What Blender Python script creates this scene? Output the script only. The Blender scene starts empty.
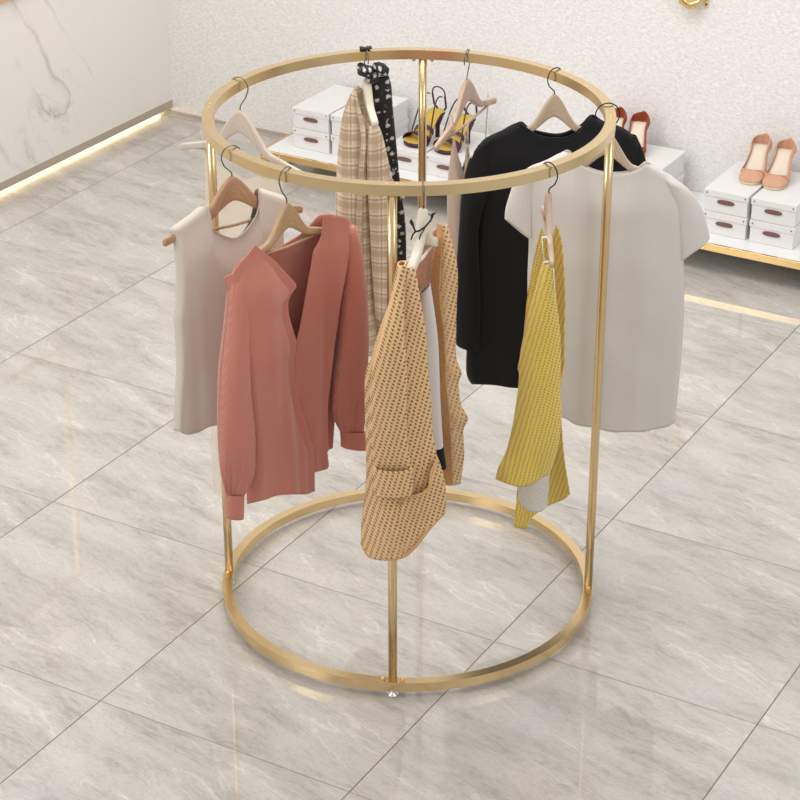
import bpy, bmesh, math, random
from mathutils import Vector, Matrix, noise
PI = math.pi
S = bpy.context.scene
COL = S.collection
S.view_settings.view_transform = 'Standard'
S.view_settings.look = 'None'
S.view_settings.gamma = 1
S.view_settings.use_curve_mapping = False
S.view_settings.exposure = 0.0

# ------------------------------------------------------------------ camera
F_PX = 2094.49
CAM = Vector((2.40208, -4.19756, 3.06037))
YAW, PIT, ROL = -0.52409, 0.473225, 0.000568
FW = Vector((math.sin(YAW) * math.cos(PIT), math.cos(YAW) * math.cos(PIT), -math.sin(PIT)))
_r = Vector((math.cos(YAW), -math.sin(YAW), 0)); _u = _r.cross(FW)
RT = _r * math.cos(ROL) + _u * math.sin(ROL)
UP = -_r * math.sin(ROL) + _u * math.cos(ROL)
cd = bpy.data.cameras.new('camera'); co = bpy.data.objects.new('camera', cd); COL.objects.link(co)
cd.sensor_width = 36; cd.lens = F_PX * 36 / 800; cd.clip_end = 60
m = Matrix((RT, UP, -FW)).transposed().to_4x4(); m.translation = CAM
co.matrix_world = m
S.camera = co
H = 1.37226          # top of the rack
TR = 0.0250          # square tube of the rings
RR = 0.488           # centre radius of the rings

def ray(px, py):
    return FW * F_PX + RT * (px - 400) - UP * (py - 400)

class Plane:
    """vertical plane through base, running along heading th"""
    def __init__(s, base, deg):
        th = math.radians(deg)
        s.b = Vector((base[0], base[1], 0)); s.t = Vector((math.cos(th), math.sin(th), 0)); s.n = Vector((math.sin(th), -math.cos(th), 0))
    def uz(s, q, off=0):
        d = ray(*q); k = ((s.b + s.n * off) - CAM).dot(s.n) / d.dot(s.n); P = CAM + d * k
        return (P - s.b).dot(s.t), P.z
    def P(s, u, z, d=0):
        v = s.b + s.t * u + s.n * d
        return Vector((v.x, v.y, z))

# ------------------------------------------------------------------ objects
def tag(o, label=None, cat=None, group=None, kind=None):
    if label: o['label'] = label
    if cat: o['category'] = cat
    if group: o['group'] = group
    if kind: o['kind'] = kind
    return o
def empty(name, loc, label, cat, group=None, rz=0):
    o = bpy.data.objects.new(name, None); COL.objects.link(o); o.location = loc; o.rotation_euler.z = rz
    o.empty_display_size = .05
    return tag(o, label, cat, group)
def link(name, me, mat, parent=None, smooth=True):
    o = bpy.data.objects.new(name, me); COL.objects.link(o)
    if mat: me.materials.append(mat)
    if smooth:
        for f in me.polygons: f.use_smooth = True
    if parent:
        o.parent = parent
        o.matrix_parent_inverse = Matrix.Identity(4)
    return o
class MB:
    """collects geometry (world or local coordinates) and links it as ONE mesh"""
    def __init__(s): s.v = []; s.f = []; s.uv = []
    def add(s, vs, fs, uvs=None):
        o = len(s.v); s.v += [Vector(v) for v in vs]; s.f += [tuple(i + o for i in f) for f in fs]
        s.uv += list(uvs) if uvs else [(v[0], v[2]) for v in vs]
    def box(s, a, b):
        x0, y0, z0 = a; x1, y1, z1 = b
        s.add([(x0, y0, z0), (x1, y0, z0), (x1, y1, z0), (x0, y1, z0), (x0, y0, z1), (x1, y0, z1), (x1, y1, z1), (x0, y1, z1)],
              [(0, 3, 2, 1), (4, 5, 6, 7), (0, 1, 5, 4), (1, 2, 6, 5), (2, 3, 7, 6), (3, 0, 4, 7)])
    def grid(s, rows, uvs, close=False, capa=False, capb=False):
        nr, nc = len(rows), len(rows[0]); vs = [p for r in rows for p in r]; uu = [p for r in uvs for p in r]
        fs = []
        for i in range(nr - 1):
            for j in range(nc if close else nc - 1):
                k = (j + 1) % nc
                fs.append((i * nc + j, (i + 1) * nc + j, (i + 1) * nc + k, i * nc + k))
        if capa: fs.append(tuple(range(nc)))
        if capb: fs.append(tuple(range((nr - 1) * nc, nr * nc))[::-1])
        s.add(vs, fs, uu)
    def tube(s, pts, r, n=10, cap=True, flat=1.0):
        pts = [Vector(p) for p in pts]; rows = []; uvs = []
        rs = r if isinstance(r, (list, tuple)) else [r] * len(pts)
        prev = None; L = 0
        for i, p in enumerate(pts):
            t = (pts[min(i + 1, len(pts) - 1)] - pts[max(i - 1, 0)])
            t = t.normalized() if t.length > 1e-9 else Vector((0, 0, 1))
            if prev is None:
                a = Vector((0, 0, 1)) if abs(t.z) < .9 else Vector((1, 0, 0))
                x = t.cross(a).normalized()
            else:
                x = (prev - t * prev.dot(t)).normalized()
            prev = x; y = t.cross(x)
            if i: L += (p - pts[i - 1]).length
            rows.append([p + (x * math.cos(2 * PI * k / n) + y * math.sin(2 * PI * k / n) * flat) * rs[i] for k in range(n)])
            uvs.append([(k / n * 2 * PI * rs[i], L) for k in range(n)])
        s.grid(rows, uvs, True, cap, cap)
    def ball(s, c, r, n=10, sq=(1, 1, 1)):
        c = Vector(c); rows = []
        for i in range(n + 1):
            a = PI * i / n; q = max(math.sin(a), 1e-3)
            rows.append([c + Vector((q * math.cos(2 * PI * k / (n * 2)) * r * sq[0], q * math.sin(2 * PI * k / (n * 2)) * r * sq[1], math.cos(a) * r * sq[2])) for k in range(n * 2)])
        s.grid(rows, [[(0, 0)] * (n * 2)] * (n + 1), True, True, True)
    def build(s, name, mat, parent=None, smooth=True, origin=None, bevel=0, solid=0, sub=0, weld=False):
        org = Vector(origin) if origin is not None else Vector((0, 0, 0))
        if origin is None and parent is not None and getattr(s, 'world', False):
            r_ = parent
            while r_.parent: r_ = r_.parent
            org = Vector(r_.location)
        me = bpy.data.meshes.new(name)
        me.from_pydata([tuple(v - org) for v in s.v], [], s.f)
        l = me.uv_layers.new(name='UVMap')
        for lp in me.loops: l.data[lp.index].uv = s.uv[lp.vertex_index]
        bm = bmesh.new(); bm.from_mesh(me)
        if weld: bmesh.ops.remove_doubles(bm, verts=bm.verts, dist=2e-4)
        bmesh.ops.recalc_face_normals(bm, faces=bm.faces); bm.to_mesh(me); bm.free()
        me.update()
        o = link(name, me, mat, parent, smooth)
        if origin is not None and parent is None: o.location = org
        if solid:
            md = o.modifiers.new('cloth', 'SOLIDIFY'); md.thickness = solid; md.offset = 0
        if bevel:
            md = o.modifiers.new('bevel', 'BEVEL'); md.width = bevel; md.segments = 3; md.limit_method = 'ANGLE'; md.angle_limit = .7
            if smooth: md.harden_normals = False
        if sub:
            md = o.modifiers.new('sub', 'SUBSURF'); md.levels = sub; md.render_levels = sub
        return o
def WB():
    b = MB(); b.world = True; return b      # world coordinates, recentred on its parent

# ------------------------------------------------------------------ materials
def lin(c):
    return tuple(((v / 255) / 12.92 if v / 255 <= .04045 else ((v / 255 + .055) / 1.055) ** 2.4) for v in c) + (1,)
class NT:
    def __init__(s, name):
        s.m = bpy.data.materials.new(name); s.m.use_nodes = True; s.t = s.m.node_tree; s.N = s.t.nodes; s.L = s.t.links
        s.b = s.N['Principled BSDF']; s.out = s.N['Material Output']
    def n(s, kind, **kw):
        x = s.N.new(kind)
        for k, v in kw.items():
            if k == 'inp':
                for a, b in v.items():
                    if hasattr(b, 'links') or isinstance(b, bpy.types.NodeSocket): s.L.new(b, x.inputs[a])
                    else: x.inputs[a].default_value = b
            else: setattr(x, k, v)
        return x
    def math(s, op, a, b=0.0, c=0.0, clamp=False):
        x = s.n('ShaderNodeMath', operation=op, use_clamp=clamp, inp={0: a, 1: b, 2: c}); return x.outputs[0]
    def mix(s, f, a, b, mode='MIX'):
        x = s.n('ShaderNodeMix', data_type='RGBA', blend_type=mode)
        for k, v in ((0, f), (6, a), (7, b)):
            if isinstance(v, bpy.types.NodeSocket): s.L.new(v, x.inputs[k])
            else: x.inputs[k].default_value = v
        return x.outputs[2]
    def noise(s, vec, scale, detail=4, rough=.5, dist=0):
        x = s.n('ShaderNodeTexNoise', inp={'Scale': scale, 'Detail': detail, 'Roughness': rough, 'Distortion': dist})
        if vec: s.L.new(vec, x.inputs['Vector'])
        return x.outputs['Fac']
    def ramp(s, f, stops):
        x = s.n('ShaderNodeValToRGB'); e = x.color_ramp.elements
        while len(e) < len(stops): e.new(.5)
        for i, (p, c) in enumerate(stops):
            e[i].position = p; e[i].color = c if len(c) == 4 else tuple(c) + (1,)
        s.L.new(f, x.inputs[0]); return x.outputs[0]
    def mapr(s, f, a, b, c=0, d=1):
        return s.n('ShaderNodeMapRange', inp={0: f, 1: a, 2: b, 3: c, 4: d}).outputs[0]
    def bump(s, h, strength=.3, dist=.002):
        x = s.n('ShaderNodeBump', inp={'Strength': strength, 'Distance': dist, 'Height': h}); s.L.new(x.outputs[0], s.b.inputs['Normal']); return x
    def set(s, **kw):
        for k, v in kw.items():
            k = k.replace('_', ' ')
            if isinstance(v, bpy.types.NodeSocket): s.L.new(v, s.b.inputs[k])
            else: s.b.inputs[k].default_value = v
        return s
    def uv(s):
        x = s.n('ShaderNodeTexCoord').outputs['UV']; sp = s.n('ShaderNodeSeparateXYZ', inp={0: x}); return x, sp.outputs[0], sp.outputs[1]
    def obj(s): return s.n('ShaderNodeTexCoord').outputs['Object']
    def pos(s): return s.n('ShaderNodeNewGeometry').outputs['Position']
    def mapping(s, v, rot=(0, 0, 0), sc=(1, 1, 1), loc=(0, 0, 0)):
        return s.n('ShaderNodeMapping', inp={0: v, 'Rotation': rot, 'Scale': sc, 'Location': loc}).outputs[0]

def plain(name, c, rough=.5, metal=0, bumps=None, coat=0, var=.015):
    t = NT(name); nz = t.noise(t.obj(), 40, 3)
    col = t.mix(t.mapr(nz, .3, .7), lin([v * (1 - var) for v in c]), lin([min(255, v * (1 + var)) for v in c]))
    t.set(Base_Color=col, Roughness=rough, Metallic=metal, Coat_Weight=coat)
    if bumps: t.bump(t.noise(t.obj(), bumps[0], 4), bumps[1], bumps[2])
    return t.m

def gold_mat(name='brushed_gold', c=(226, 199, 152), rough=.24):
    t = NT(name); g = t.noise(t.obj(), 5, 2)
    t.set(Base_Color=t.mix(g, lin([x * .99 for x in c]), lin(c)), Metallic=1.0, Roughness=t.mapr(g, 0, 1, rough - .02, rough + .02))
    return t.m
def wood_mat(name, c, dark):
    t = NT(name); u, a, b = t.uv()
    v = t.mapping(u, sc=(6, 90, 1)); g = t.noise(v, 2.2, 6, .6, .6)
    v2 = t.mapping(u, sc=(3, 25, 1)); g2 = t.noise(v2, 2, 2, .5, 1.2)
    col = t.mix(t.mapr(g, .35, .68), lin(c), lin(dark)); col = t.mix(t.mapr(g2, .3, .8, 0, .35), col, lin([x * .9 for x in c]))
    t.set(Base_Color=col, Roughness=.45); t.bump(g, .1, .001); return t.m
def cloth_mat(name, c, scale=700, bump=.35, var=.06, rough=.9, sheen=.3, stretch=(1, 1, 1), cvar=None, spec=.2):
    t = NT(name); u, a, b = t.uv()
    f1 = t.math('SINE', t.math('MULTIPLY', a, scale * 2)); f2 = t.math('SINE', t.math('MULTIPLY', b, scale * 2))
    w = t.math('MULTIPLY', f1, f2); nz = t.noise(t.mapping(u, sc=stretch), scale * .35, 3, .7); n2 = t.noise(u, 14, 4)
    h = t.math('ADD', t.math('MULTIPLY', w, .3), nz)
    d = tuple(x * (1 - 2 * var) for x in c)
    col = t.mix(t.mapr(nz, .3, .7), lin(d), lin([min(255, x * (1 + var)) for x in c]))
    col = t.mix(t.mapr(n2, .3, .75, 0, .3), col, lin(cvar or d))
    t.set(Base_Color=col, Roughness=rough, Sheen_Weight=sheen, Specular_IOR_Level=spec); t.bump(h, bump, .001); return t.m

def pink_mat():
    t = NT('coral_knit'); u, a, b = t.uv()
    d1 = t.math('SINE', t.math('MULTIPLY', t.math('ADD', a, t.math('MULTIPLY', b, .55)), 2 * PI / .0052))
    d2 = t.math('SINE', t.math('MULTIPLY', b, 2 * PI / .0062))
    w = t.math('MULTIPLY', d1, d2); nz = t.noise(u, 500, 3, .7)
    h = t.math('ADD', t.math('MULTIPLY', w, .2), nz)
    col = t.mix(t.mapr(h, .1, .9), lin((184, 110, 94)), lin((216, 144, 124)))
    t.set(Base_Color=col, Roughness=.95, Sheen_Weight=.4, Specular_IOR_Level=.15); t.bump(h, .8, .0018); return t.m
def open_knit(name, light, dark, a_, b_, thr, alpha, slant=0.0):
    """knit with a lattice of small eyelets, pattern in metres of cloth"""
    t = NT(name); u, a, b = t.uv()
    wob = t.math('MULTIPLY', t.math('SUBTRACT', t.noise(u, 60, 2), .5), .006)
    a2 = t.math('ADD', t.math('ADD', a, t.math('MULTIPLY', b, slant)), wob)
    A = t.math('DIVIDE', a2, a_); B = t.math('DIVIDE', b, b_)
    s1 = t.math('SINE', t.math('MULTIPLY', t.math('ADD', A, B), PI)); s2 = t.math('SINE', t.math('MULTIPLY', t.math('SUBTRACT', A, B), PI))
    w = t.math('ABSOLUTE', t.math('MULTIPLY', s1, s2))
    nz = t.noise(u, 420, 3, .7)
    strand = t.math('SINE', t.math('MULTIPLY', t.math('ADD', a, t.math('MULTIPLY', b, 1.6)), 2 * PI / .0042))
    hole = t.mapr(w, thr - .12, thr + .12)
    base = t.mix(t.mapr(t.math('ADD', nz, t.math('MULTIPLY', strand, .3)), .2, .9), lin(dark), lin(light))
    col = t.mix(hole, base, lin([x * .80 for x in dark]))  # eyelets painted darker, standing in for the shaded knit behind them
    h = t.math('SUBTRACT', t.math('ADD', t.math('MULTIPLY', nz, .3), t.math('MULTIPLY', strand, .15)), hole)
    t.set(Base_Color=col, Roughness=.9, Sheen_Weight=.3, Specular_IOR_Level=.15); t.bump(h, .7, .003)
    if alpha: t.set(Alpha=t.math('SUBTRACT', 1.0, t.math('MULTIPLY', hole, alpha)))
    return t.m
def plaid_mat():
    t = NT('plaid_cotton'); u, a, b = t.uv()
    def band(x, per, lo, hi, ph=0):
        f = t.math('FRACT', t.math('ADD', t.math('DIVIDE', x, per), ph)); 
        return t.math('MULTIPLY', t.mapr(f, lo - .03, lo), t.mapr(f, hi, hi + .03, 1, 0))
    c = lin((222, 205, 178))
    for x, per, ph, amt in ((a, .040, 0, .42), (b, .046, .1, .55)):
        c = t.mix(t.math('MULTIPLY', band(x, per, .1, .48, ph), amt), c, lin((172, 144, 114)))
        c = t.mix(t.math('MULTIPLY', band(x, per, .66, .70, ph), .55), c, lin((120, 92, 68)))
        c = t.mix(t.math('MULTIPLY', band(x, per, .80, .84, ph), .5), c, lin((240, 226, 205)))
    nz = t.noise(u, 500, 2); c = t.mix(t.mapr(nz, .3, .7, 0, .25), c, lin((170, 145, 118)))
    t.set(Base_Color=c, Roughness=.9, Sheen_Weight=.2); t.bump(nz, .3, .001); return t.m
def scarf_mat():
    t = NT('flower_print'); u, a, b = t.uv(); 
    v = t.n('ShaderNodeTexVoronoi', inp={'Scale': 52.0, 'Randomness': .55}); t.L.new(u, v.inputs['Vector'])
    nz = t.noise(u, 190, 2, .6)
    d = t.math('ADD', v.outputs['Distance'], t.math('MULTIPLY', t.math('SUBTRACT', nz, .5), .75))
    c = t.mix(t.mapr(d, .26, .33, 1, 0), lin((22, 21, 23)), lin((205, 205, 203)))
    t.set(Base_Color=c, Roughness=.6, Sheen_Weight=.1); return t.m
def sheer_mat():
    t = NT('sheer_chiffon'); u, a, b = t.uv()
    t.set(Base_Color=lin((236, 222, 200)), Roughness=.7, Alpha=t.mapr(t.noise(u, 500, 2), .3, .7, .30, .42)); return t.m

def floor_mat(ox, oy, sx, sy):
    t = NT('polished_marble_tile'); P = t.pos(); sp = t.n('ShaderNodeSeparateXYZ', inp={0: P})
    X = t.math('DIVIDE', t.math('SUBTRACT', sp.outputs[0], ox), sx); Y = t.math('DIVIDE', t.math('SUBTRACT', sp.outputs[1], oy), sy)
    ix, iy = t.math('FLOOR', X), t.math('FLOOR', Y); fx, fy = t.math('FRACT', X), t.math('FRACT', Y)
    seed = t.n('ShaderNodeTexWhiteNoise', noise_dimensions='2D', inp={0: t.n('ShaderNodeCombineXYZ', inp={0: ix, 1: iy}).outputs[0]}).outputs['Value']
    vec = t.n('ShaderNodeCombineXYZ', inp={0: fx, 1: fy, 2: t.math('MULTIPLY', seed, .35)}).outputs[0]
    wv = t.n('ShaderNodeVectorMath', operation='SCALE', inp={0: t.n('ShaderNodeTexNoise', inp={'Vector': vec, 'Scale': 3.0, 'Detail': 3}).outputs['Color'], 'Scale': .11}).outputs[0]
    vw = t.n('ShaderNodeVectorMath', operation='ADD', inp={0: vec, 1: wv}).outputs[0]
    v1 = t.mapping(t.mapping(vw, rot=(0, 0, math.radians(14))), sc=(.75, 2.7, 1)); v2 = t.mapping(t.mapping(vw, rot=(0, 0, math.radians(20))), sc=(.55, 2.6, 1), loc=(3, 1, 0))
    cloud = t.noise(v1, 2.4, 10, .66, .3)
    grain = t.noise(v1, 14, 9, .8, .8)
    vein = t.math('ABSOLUTE', t.math('SUBTRACT', t.noise(v2, 1.9, 4, .5, .15), .5))
    vein2 = t.math('ABSOLUTE', t.math('SUBTRACT', t.noise(v1, 3.2, 6, .65, .8), .5))
    tint = t.noise(vw, 1.6, 3)
    c = t.ramp(cloud, [(.30, lin((172, 166, 157))), (.46, lin((191, 185, 177))), (.63, lin((204, 198, 190)))])
    dk = t.math('MULTIPLY', t.mapr(grain, .46, .62, 0, 1), t.mapr(cloud, .56, .42, 0, 1))
    c = t.mix(t.math('MULTIPLY', dk, .55), c, lin((142, 135, 127)))
    c = t.mix(t.math('MULTIPLY', t.math('MULTIPLY', t.mapr(vein, 0, .012, 1, 0), t.mapr(cloud, .42, .58)), .5), c, lin((232, 227, 220)))
    c = t.mix(t.math('MULTIPLY', t.math('MULTIPLY', t.mapr(vein2, 0, .012, 1, 0), t.mapr(grain, .5, .6)), .45), c, lin((140, 130, 120)))
    c = t.mix(t.mapr(tint, .45, .7, 0, .22), c, lin((196, 200, 188)))
    c = t.mix(t.mapr(t.noise(vw, 2.1, 2), .55, .7, 0, .2), c, lin((204, 198, 206)))
    c = t.mix(t.mapr(t.noise(v1, 55, 6, .85), .47, .68, 0, .55), c, lin((158, 150, 140)))
    gx = t.math('MULTIPLY', t.math('MINIMUM', fx, t.math('SUBTRACT', 1.0, fx)), sx); gy = t.math('MULTIPLY', t.math('MINIMUM', fy, t.math('SUBTRACT', 1.0, fy)), sy)
    g = t.math('MAXIMUM', t.mapr(gx, .0012, .0020, 1, 0), t.mapr(gy, .0009, .0016, .8, 0))
    c = t.mix(g, c, lin((112, 98, 84)))
    t.set(Base_Color=c, Roughness=t.mapr(g, 0, 1, .03, .6), Specular_IOR_Level=.8, IOR=1.45)
    t.bump(t.math('MULTIPLY', g, -1.0), .3, .002)
    return t.m
def marblewall_mat():
    t = NT('veined_marble_panel'); P = t.pos()
    v0 = t.mapping(t.mapping(P, rot=(math.radians(57), 0, 0)), sc=(1, .62, 2.2))
    wv = t.n('ShaderNodeVectorMath', operation='SCALE', inp={0: t.n('ShaderNodeTexNoise', inp={'Vector': P, 'Scale': 2.5, 'Detail': 4}).outputs['Color'], 'Scale': .3}).outputs[0]
    v = t.n('ShaderNodeVectorMath', operation='ADD', inp={0: v0, 1: wv}).outputs[0]
    a = t.math('ABSOLUTE', t.math('SUBTRACT', t.noise(v, 1.6, 6, .5, .2), .5)); mask = t.mapr(t.noise(P, 1.7, 2), .50, .66)
    b = t.math('ABSOLUTE', t.math('SUBTRACT', t.noise(v, 2.9, 5, .55, .3), .5))
    c = t.mix(t.mapr(t.noise(P, 1.4, 3), .35, .65), lin((238, 231, 226)), lin((234, 232, 226)))
    c = t.mix(t.math('MULTIPLY', t.math('MULTIPLY', t.mapr(a, 0, .035, 1, 0), mask), .45), c, lin((178, 178, 166)))
    c = t.mix(t.math('MULTIPLY', t.math('MULTIPLY', t.mapr(a, 0, .006, 1, 0), mask), .5), c, lin((160, 156, 144)))
    c = t.mix(t.math('MULTIPLY', t.math('MULTIPLY', t.mapr(b, 0, .012, 1, 0), mask), .3), c, lin((176, 170, 160)))
    t.set(Base_Color=c, Roughness=.22, Specular_IOR_Level=.4); return t.m
def stucco_mat():
    t = NT('textured_white_plaster'); P = t.pos()
    a = t.noise(t.mapping(P, rot=(0, .5, 0), sc=(1, 1, 1.5)), 65, 5, .6, .4); b = t.noise(P, 130, 3, .6)
    h = t.math('ADD', a, t.math('MULTIPLY', b, .4))
    c = t.mix(t.mapr(h, .5, .95), lin((222, 219, 215)), lin((246, 244, 241)))
    t.set(Base_Color=c, Roughness=.9, Specular_IOR_Level=.2); t.bump(h, .6, .005); return t.m

GOLD = gold_mat(); GOLD2 = gold_mat('polished_gold', (232, 198, 140), .22)
CHROME = plain('chrome', (225, 225, 225), .12, 1); STEEL = plain('hook_steel', (120, 112, 102), .3, 1); DARKST = plain('dark_hook_steel', (45, 40, 37), .35, .8)
W_WARM = wood_mat('warm_oak', (198, 160, 126), (168, 126, 92)); W_OAK = wood_mat('oak', (200, 168, 130), (174, 138, 100))
W_TAUPE = wood_mat('taupe_wood', (200, 174, 152), (180, 150, 126)); W_PALE = wood_mat('pale_wood', (212, 198, 184), (196, 180, 163)); W_CREAM = wood_mat('cream_wood', (236, 228, 210), (222, 211, 190))
W_GREY = wood_mat('light_grey_oak', (206, 184, 158), (178, 154, 128))
LINEN = cloth_mat('beige_linen', (216, 206, 192), 900, .5, .035, .9, .15); LINEN_IN = LINEN
PINK = pink_mat()
OCHRE = open_knit('ochre_knit', (246, 208, 156), (224, 178, 124), .0118, .0165, .68, .5, .45)
OCHRE_D = cloth_mat('ochre_rib', (216, 166, 110), 500, .5, .06)
YELLOW = open_knit('yellow_knit', (246, 218, 116), (226, 190, 82), .0095, .0130, .72, 0, .5)
PLAID = plaid_mat(); SCARF = scarf_mat(); SHEER = sheer_mat()
CAMI = cloth_mat('taupe_satin', (196, 176, 156), 900, .15, .03, .6)
BLACK = cloth_mat('black_cotton', (27, 26, 27), 800, .2, .05, .85, .05)
WHITE = cloth_mat('white_cotton', (214, 208, 201), 800, .2, .02, .9, .2)
LINING = cloth_mat('white_lining', (214, 208, 196), 500, .3, .04)
RIBBON = plain('black_ribbon', (22, 20, 20), .4)
BOXW = plain('white_card', (228, 226, 225), .5, 0, None, 0, .004); LEATHER = plain('brown_leather', (118, 84, 74), .5, 0, (300, .3, .001)); STUD = plain('dark_stud', (70, 66, 62), .35, .8)
SHELF = plain('white_laminate', (234, 234, 234), .35, 0, None, 0, .004); GREYMARBLE = plain('beige_stone_trim', (178, 168, 150), .4)
NUDE = plain('nude_suede', (206, 158, 128), .7, 0, (400, .2, .001)); BROWNP = plain('rust_leather', (150, 68, 36), .4); PLUM = plain('plum_leather', (70, 24, 40), .4)
INSOLE = plain('cream_insole', (226, 212, 192), .6); MUSTARD = plain('mustard_insole', (206, 172, 72), .55); SOLE = plain('cream_sole', (222, 206, 176), .5); DARKSOLE = plain('dark_sole', (40, 30, 28), .6)
WHITEPL = plain('white_trim', (240, 238, 232), .6)

# ------------------------------------------------------------------ room
LW = -2.825; BW = 2.86
SX, SY, OX, OY = .72987, .73162, -2.60021, 2.09646
f = MB(); f.box((LW - .12, -4.6, -.05), (3.2, BW, 0)); fo = f.build('floor', floor_mat(OX, OY, SX, SY), smooth=False); tag(fo, kind='structure')
f = MB(); f.box((LW - .12, BW, -.05), (3.2, BW + .1, 2.9)); fo = f.build('wall_back', stucco_mat(), smooth=False); tag(fo, kind='structure')
f = MB(); f.box((LW - .12, -4.6, .064), (LW, BW, 2.9)); f.box((LW - .12, -4.6, 0), (LW - .07, BW, .064)); fo = f.build('wall_left', marblewall_mat(), smooth=False); tag(fo, kind='structure')
f = MB(); f.box((LW - .07, -4.6, .030), (LW + .001, BW, .064)); fo = f.build('baseboard_left', GREYMARBLE, smooth=False); tag(fo, kind='structure')
f = MB(); f.box((LW - .05, BW - .008, 0), (-2.1, BW, .014)); fo = f.build('baseboard_back', GREYMARBLE, smooth=False); tag(fo, kind='structure')
em = NT('warm_led'); em.set(Base_Color=(1, .9, .7, 1), Emission_Color=lin((255, 236, 196)), Emission_Strength=5.0)
f = MB(); f.box((LW - .068, -4.5, .012), (LW - .052, BW - .02, .024)); fo = f.build('light_strip', em.m, smooth=False, origin=(LW - .03, -1, .016))
tag(fo, 'warm glowing light strip tucked under the marble wall along the floor', 'light')
# gold frame low on the marble wall, mostly above the picture edge
fr = empty('wall_mirror', (LW + .01, 1.3, .78), 'gold-framed mirror on the veined marble wall, only its lower corner in view', 'mirror')
q0 = (LW + .0, 2.0, .755)
f = WB(); 
f.box((LW + .001, .5, .77), (LW + .02, 1.99, .79)); f.box((LW + .001, 1.97, .79), (LW + .02, 1.99, 1.9)); f.box((LW + .001, .5, .79), (LW + .02, .52, 1.9)); f.box((LW + .001, .5, 1.88), (LW + .02, 1.99, 1.9))
f.build('frame', GOLD2, fr, smooth=False)
f = WB(); f.box((LW + .001, .52, .79), (LW + .008, 1.97, 1.88)); f.build('glass', plain('mirror_glass', (235, 235, 235), .03, 1), fr, smooth=False)
# gold bracket high on the plaster wall
br = empty('wall_bracket', (-.40, BW, .86), 'small curved gold bracket on the white plaster wall, cut off by the top edge', 'bracket')
f = WB(); f.box((-.383, BW - .006, .84), (-.371, BW, 1.0)); f.build('plate', GOLD2, br, bevel=.002)
f = WB(); f.tube([(-.377, BW - .012, .93), (-.385, BW - .02, .885), (-.40, BW - .03, .862), (-.425, BW - .045, .852), (-.45, BW - .05, .865), (-.462, BW - .05, .90), (-.465, BW - .05, .96)], [.010, .012, .015, .018, .018, .016, .014], 12); f.build('arm', GOLD2, br)
f = WB(); f.tube([(-.377, BW - .001, .852), (-.377, BW - .009, .852)], .0035, 10); f.build('screw', STUD, br)

# ------------------------------------------------------------------ rack
rack = empty('garment_rack', (0, 0, 0), 'round brushed-gold garment rack with two rings and four slim posts', 'clothes rack')
def ring(z0, name):
    b = MB(); n = 192; rows = []; uvs = []
    h = TR / 2; bv = .002
    prof = [(-h, 0), (h, 0), (h, TR), (-h, TR)]
    for i in range(n):
        a = 2 * PI * i / n
        rows.append([Vector(((RR + r) * math.cos(a), (RR + r) * math.sin(a), z0 + z)) for r, z in prof]); uvs.append([(a * RR, k * .01) for k in range(4)])
    rows.append(rows[0]); uvs.append(uvs[0])
    b.grid(rows, uvs, True)
    return b.build(name, GOLD, rack, weld=True)
Z0 = .02
r1 = ring(H - TR, 'top_ring'); r2 = ring(Z0, 'base_ring')
for r in (r1, r2):
    for p in r.data.polygons: p.use_smooth = True
    md = r.modifiers.new('e', 'EDGE_SPLIT'); md.split_angle = math.radians(35)
A0 = -1.12628
for k in range(4):
    a = A0 + k * PI / 2; c = Vector((RR * math.cos(a), RR * math.sin(a), 0)); tg = Vector((-math.sin(a), math.cos(a), 0)); rd = Vector((math.cos(a), math.sin(a), 0))
    b = MB(); b.tube([c + Vector((0, 0, z)) for z in (Z0 + TR, .4, .8, 1.1, H - TR)], .0112, 20); b.build('post', GOLD, rack)
    for sgn in (-1, 1):
        b = MB(); q = c + tg * (.024 * sgn); b.tube([q + Vector((0, 0, Z0 + TR - .001)), q + Vector((0, 0, Z0 + TR + .004))], .0055, 12); b.ball(q + Vector((0, 0, Z0 + TR + .004)), .0058, 7); b.build('bolt', GOLD2, rack)
        b = MB(); b.tube([q + Vector((0, 0, H - TR + .001)), q + Vector((0, 0, H - TR - .004))], .0055, 12); b.ball(q + Vector((0, 0, H - TR - .004)), .0058, 7); b.build('bolt', GOLD2, rack)
        b = MB(); q = c + tg * (.012 * sgn); b.tube([q + Vector((0, 0, H - .0005)), q + Vector((0, 0, H + .0006))], .0042, 12); b.build('screw_cap', GOLD2, rack)
    b = MB(); b.tube([c + Vector((0, 0, z)) for z in (.0, .003, .006, .010, .0205)], [.013, .015, .013, .005, .005], 18); b.build('foot', CHROME, rack)

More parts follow.
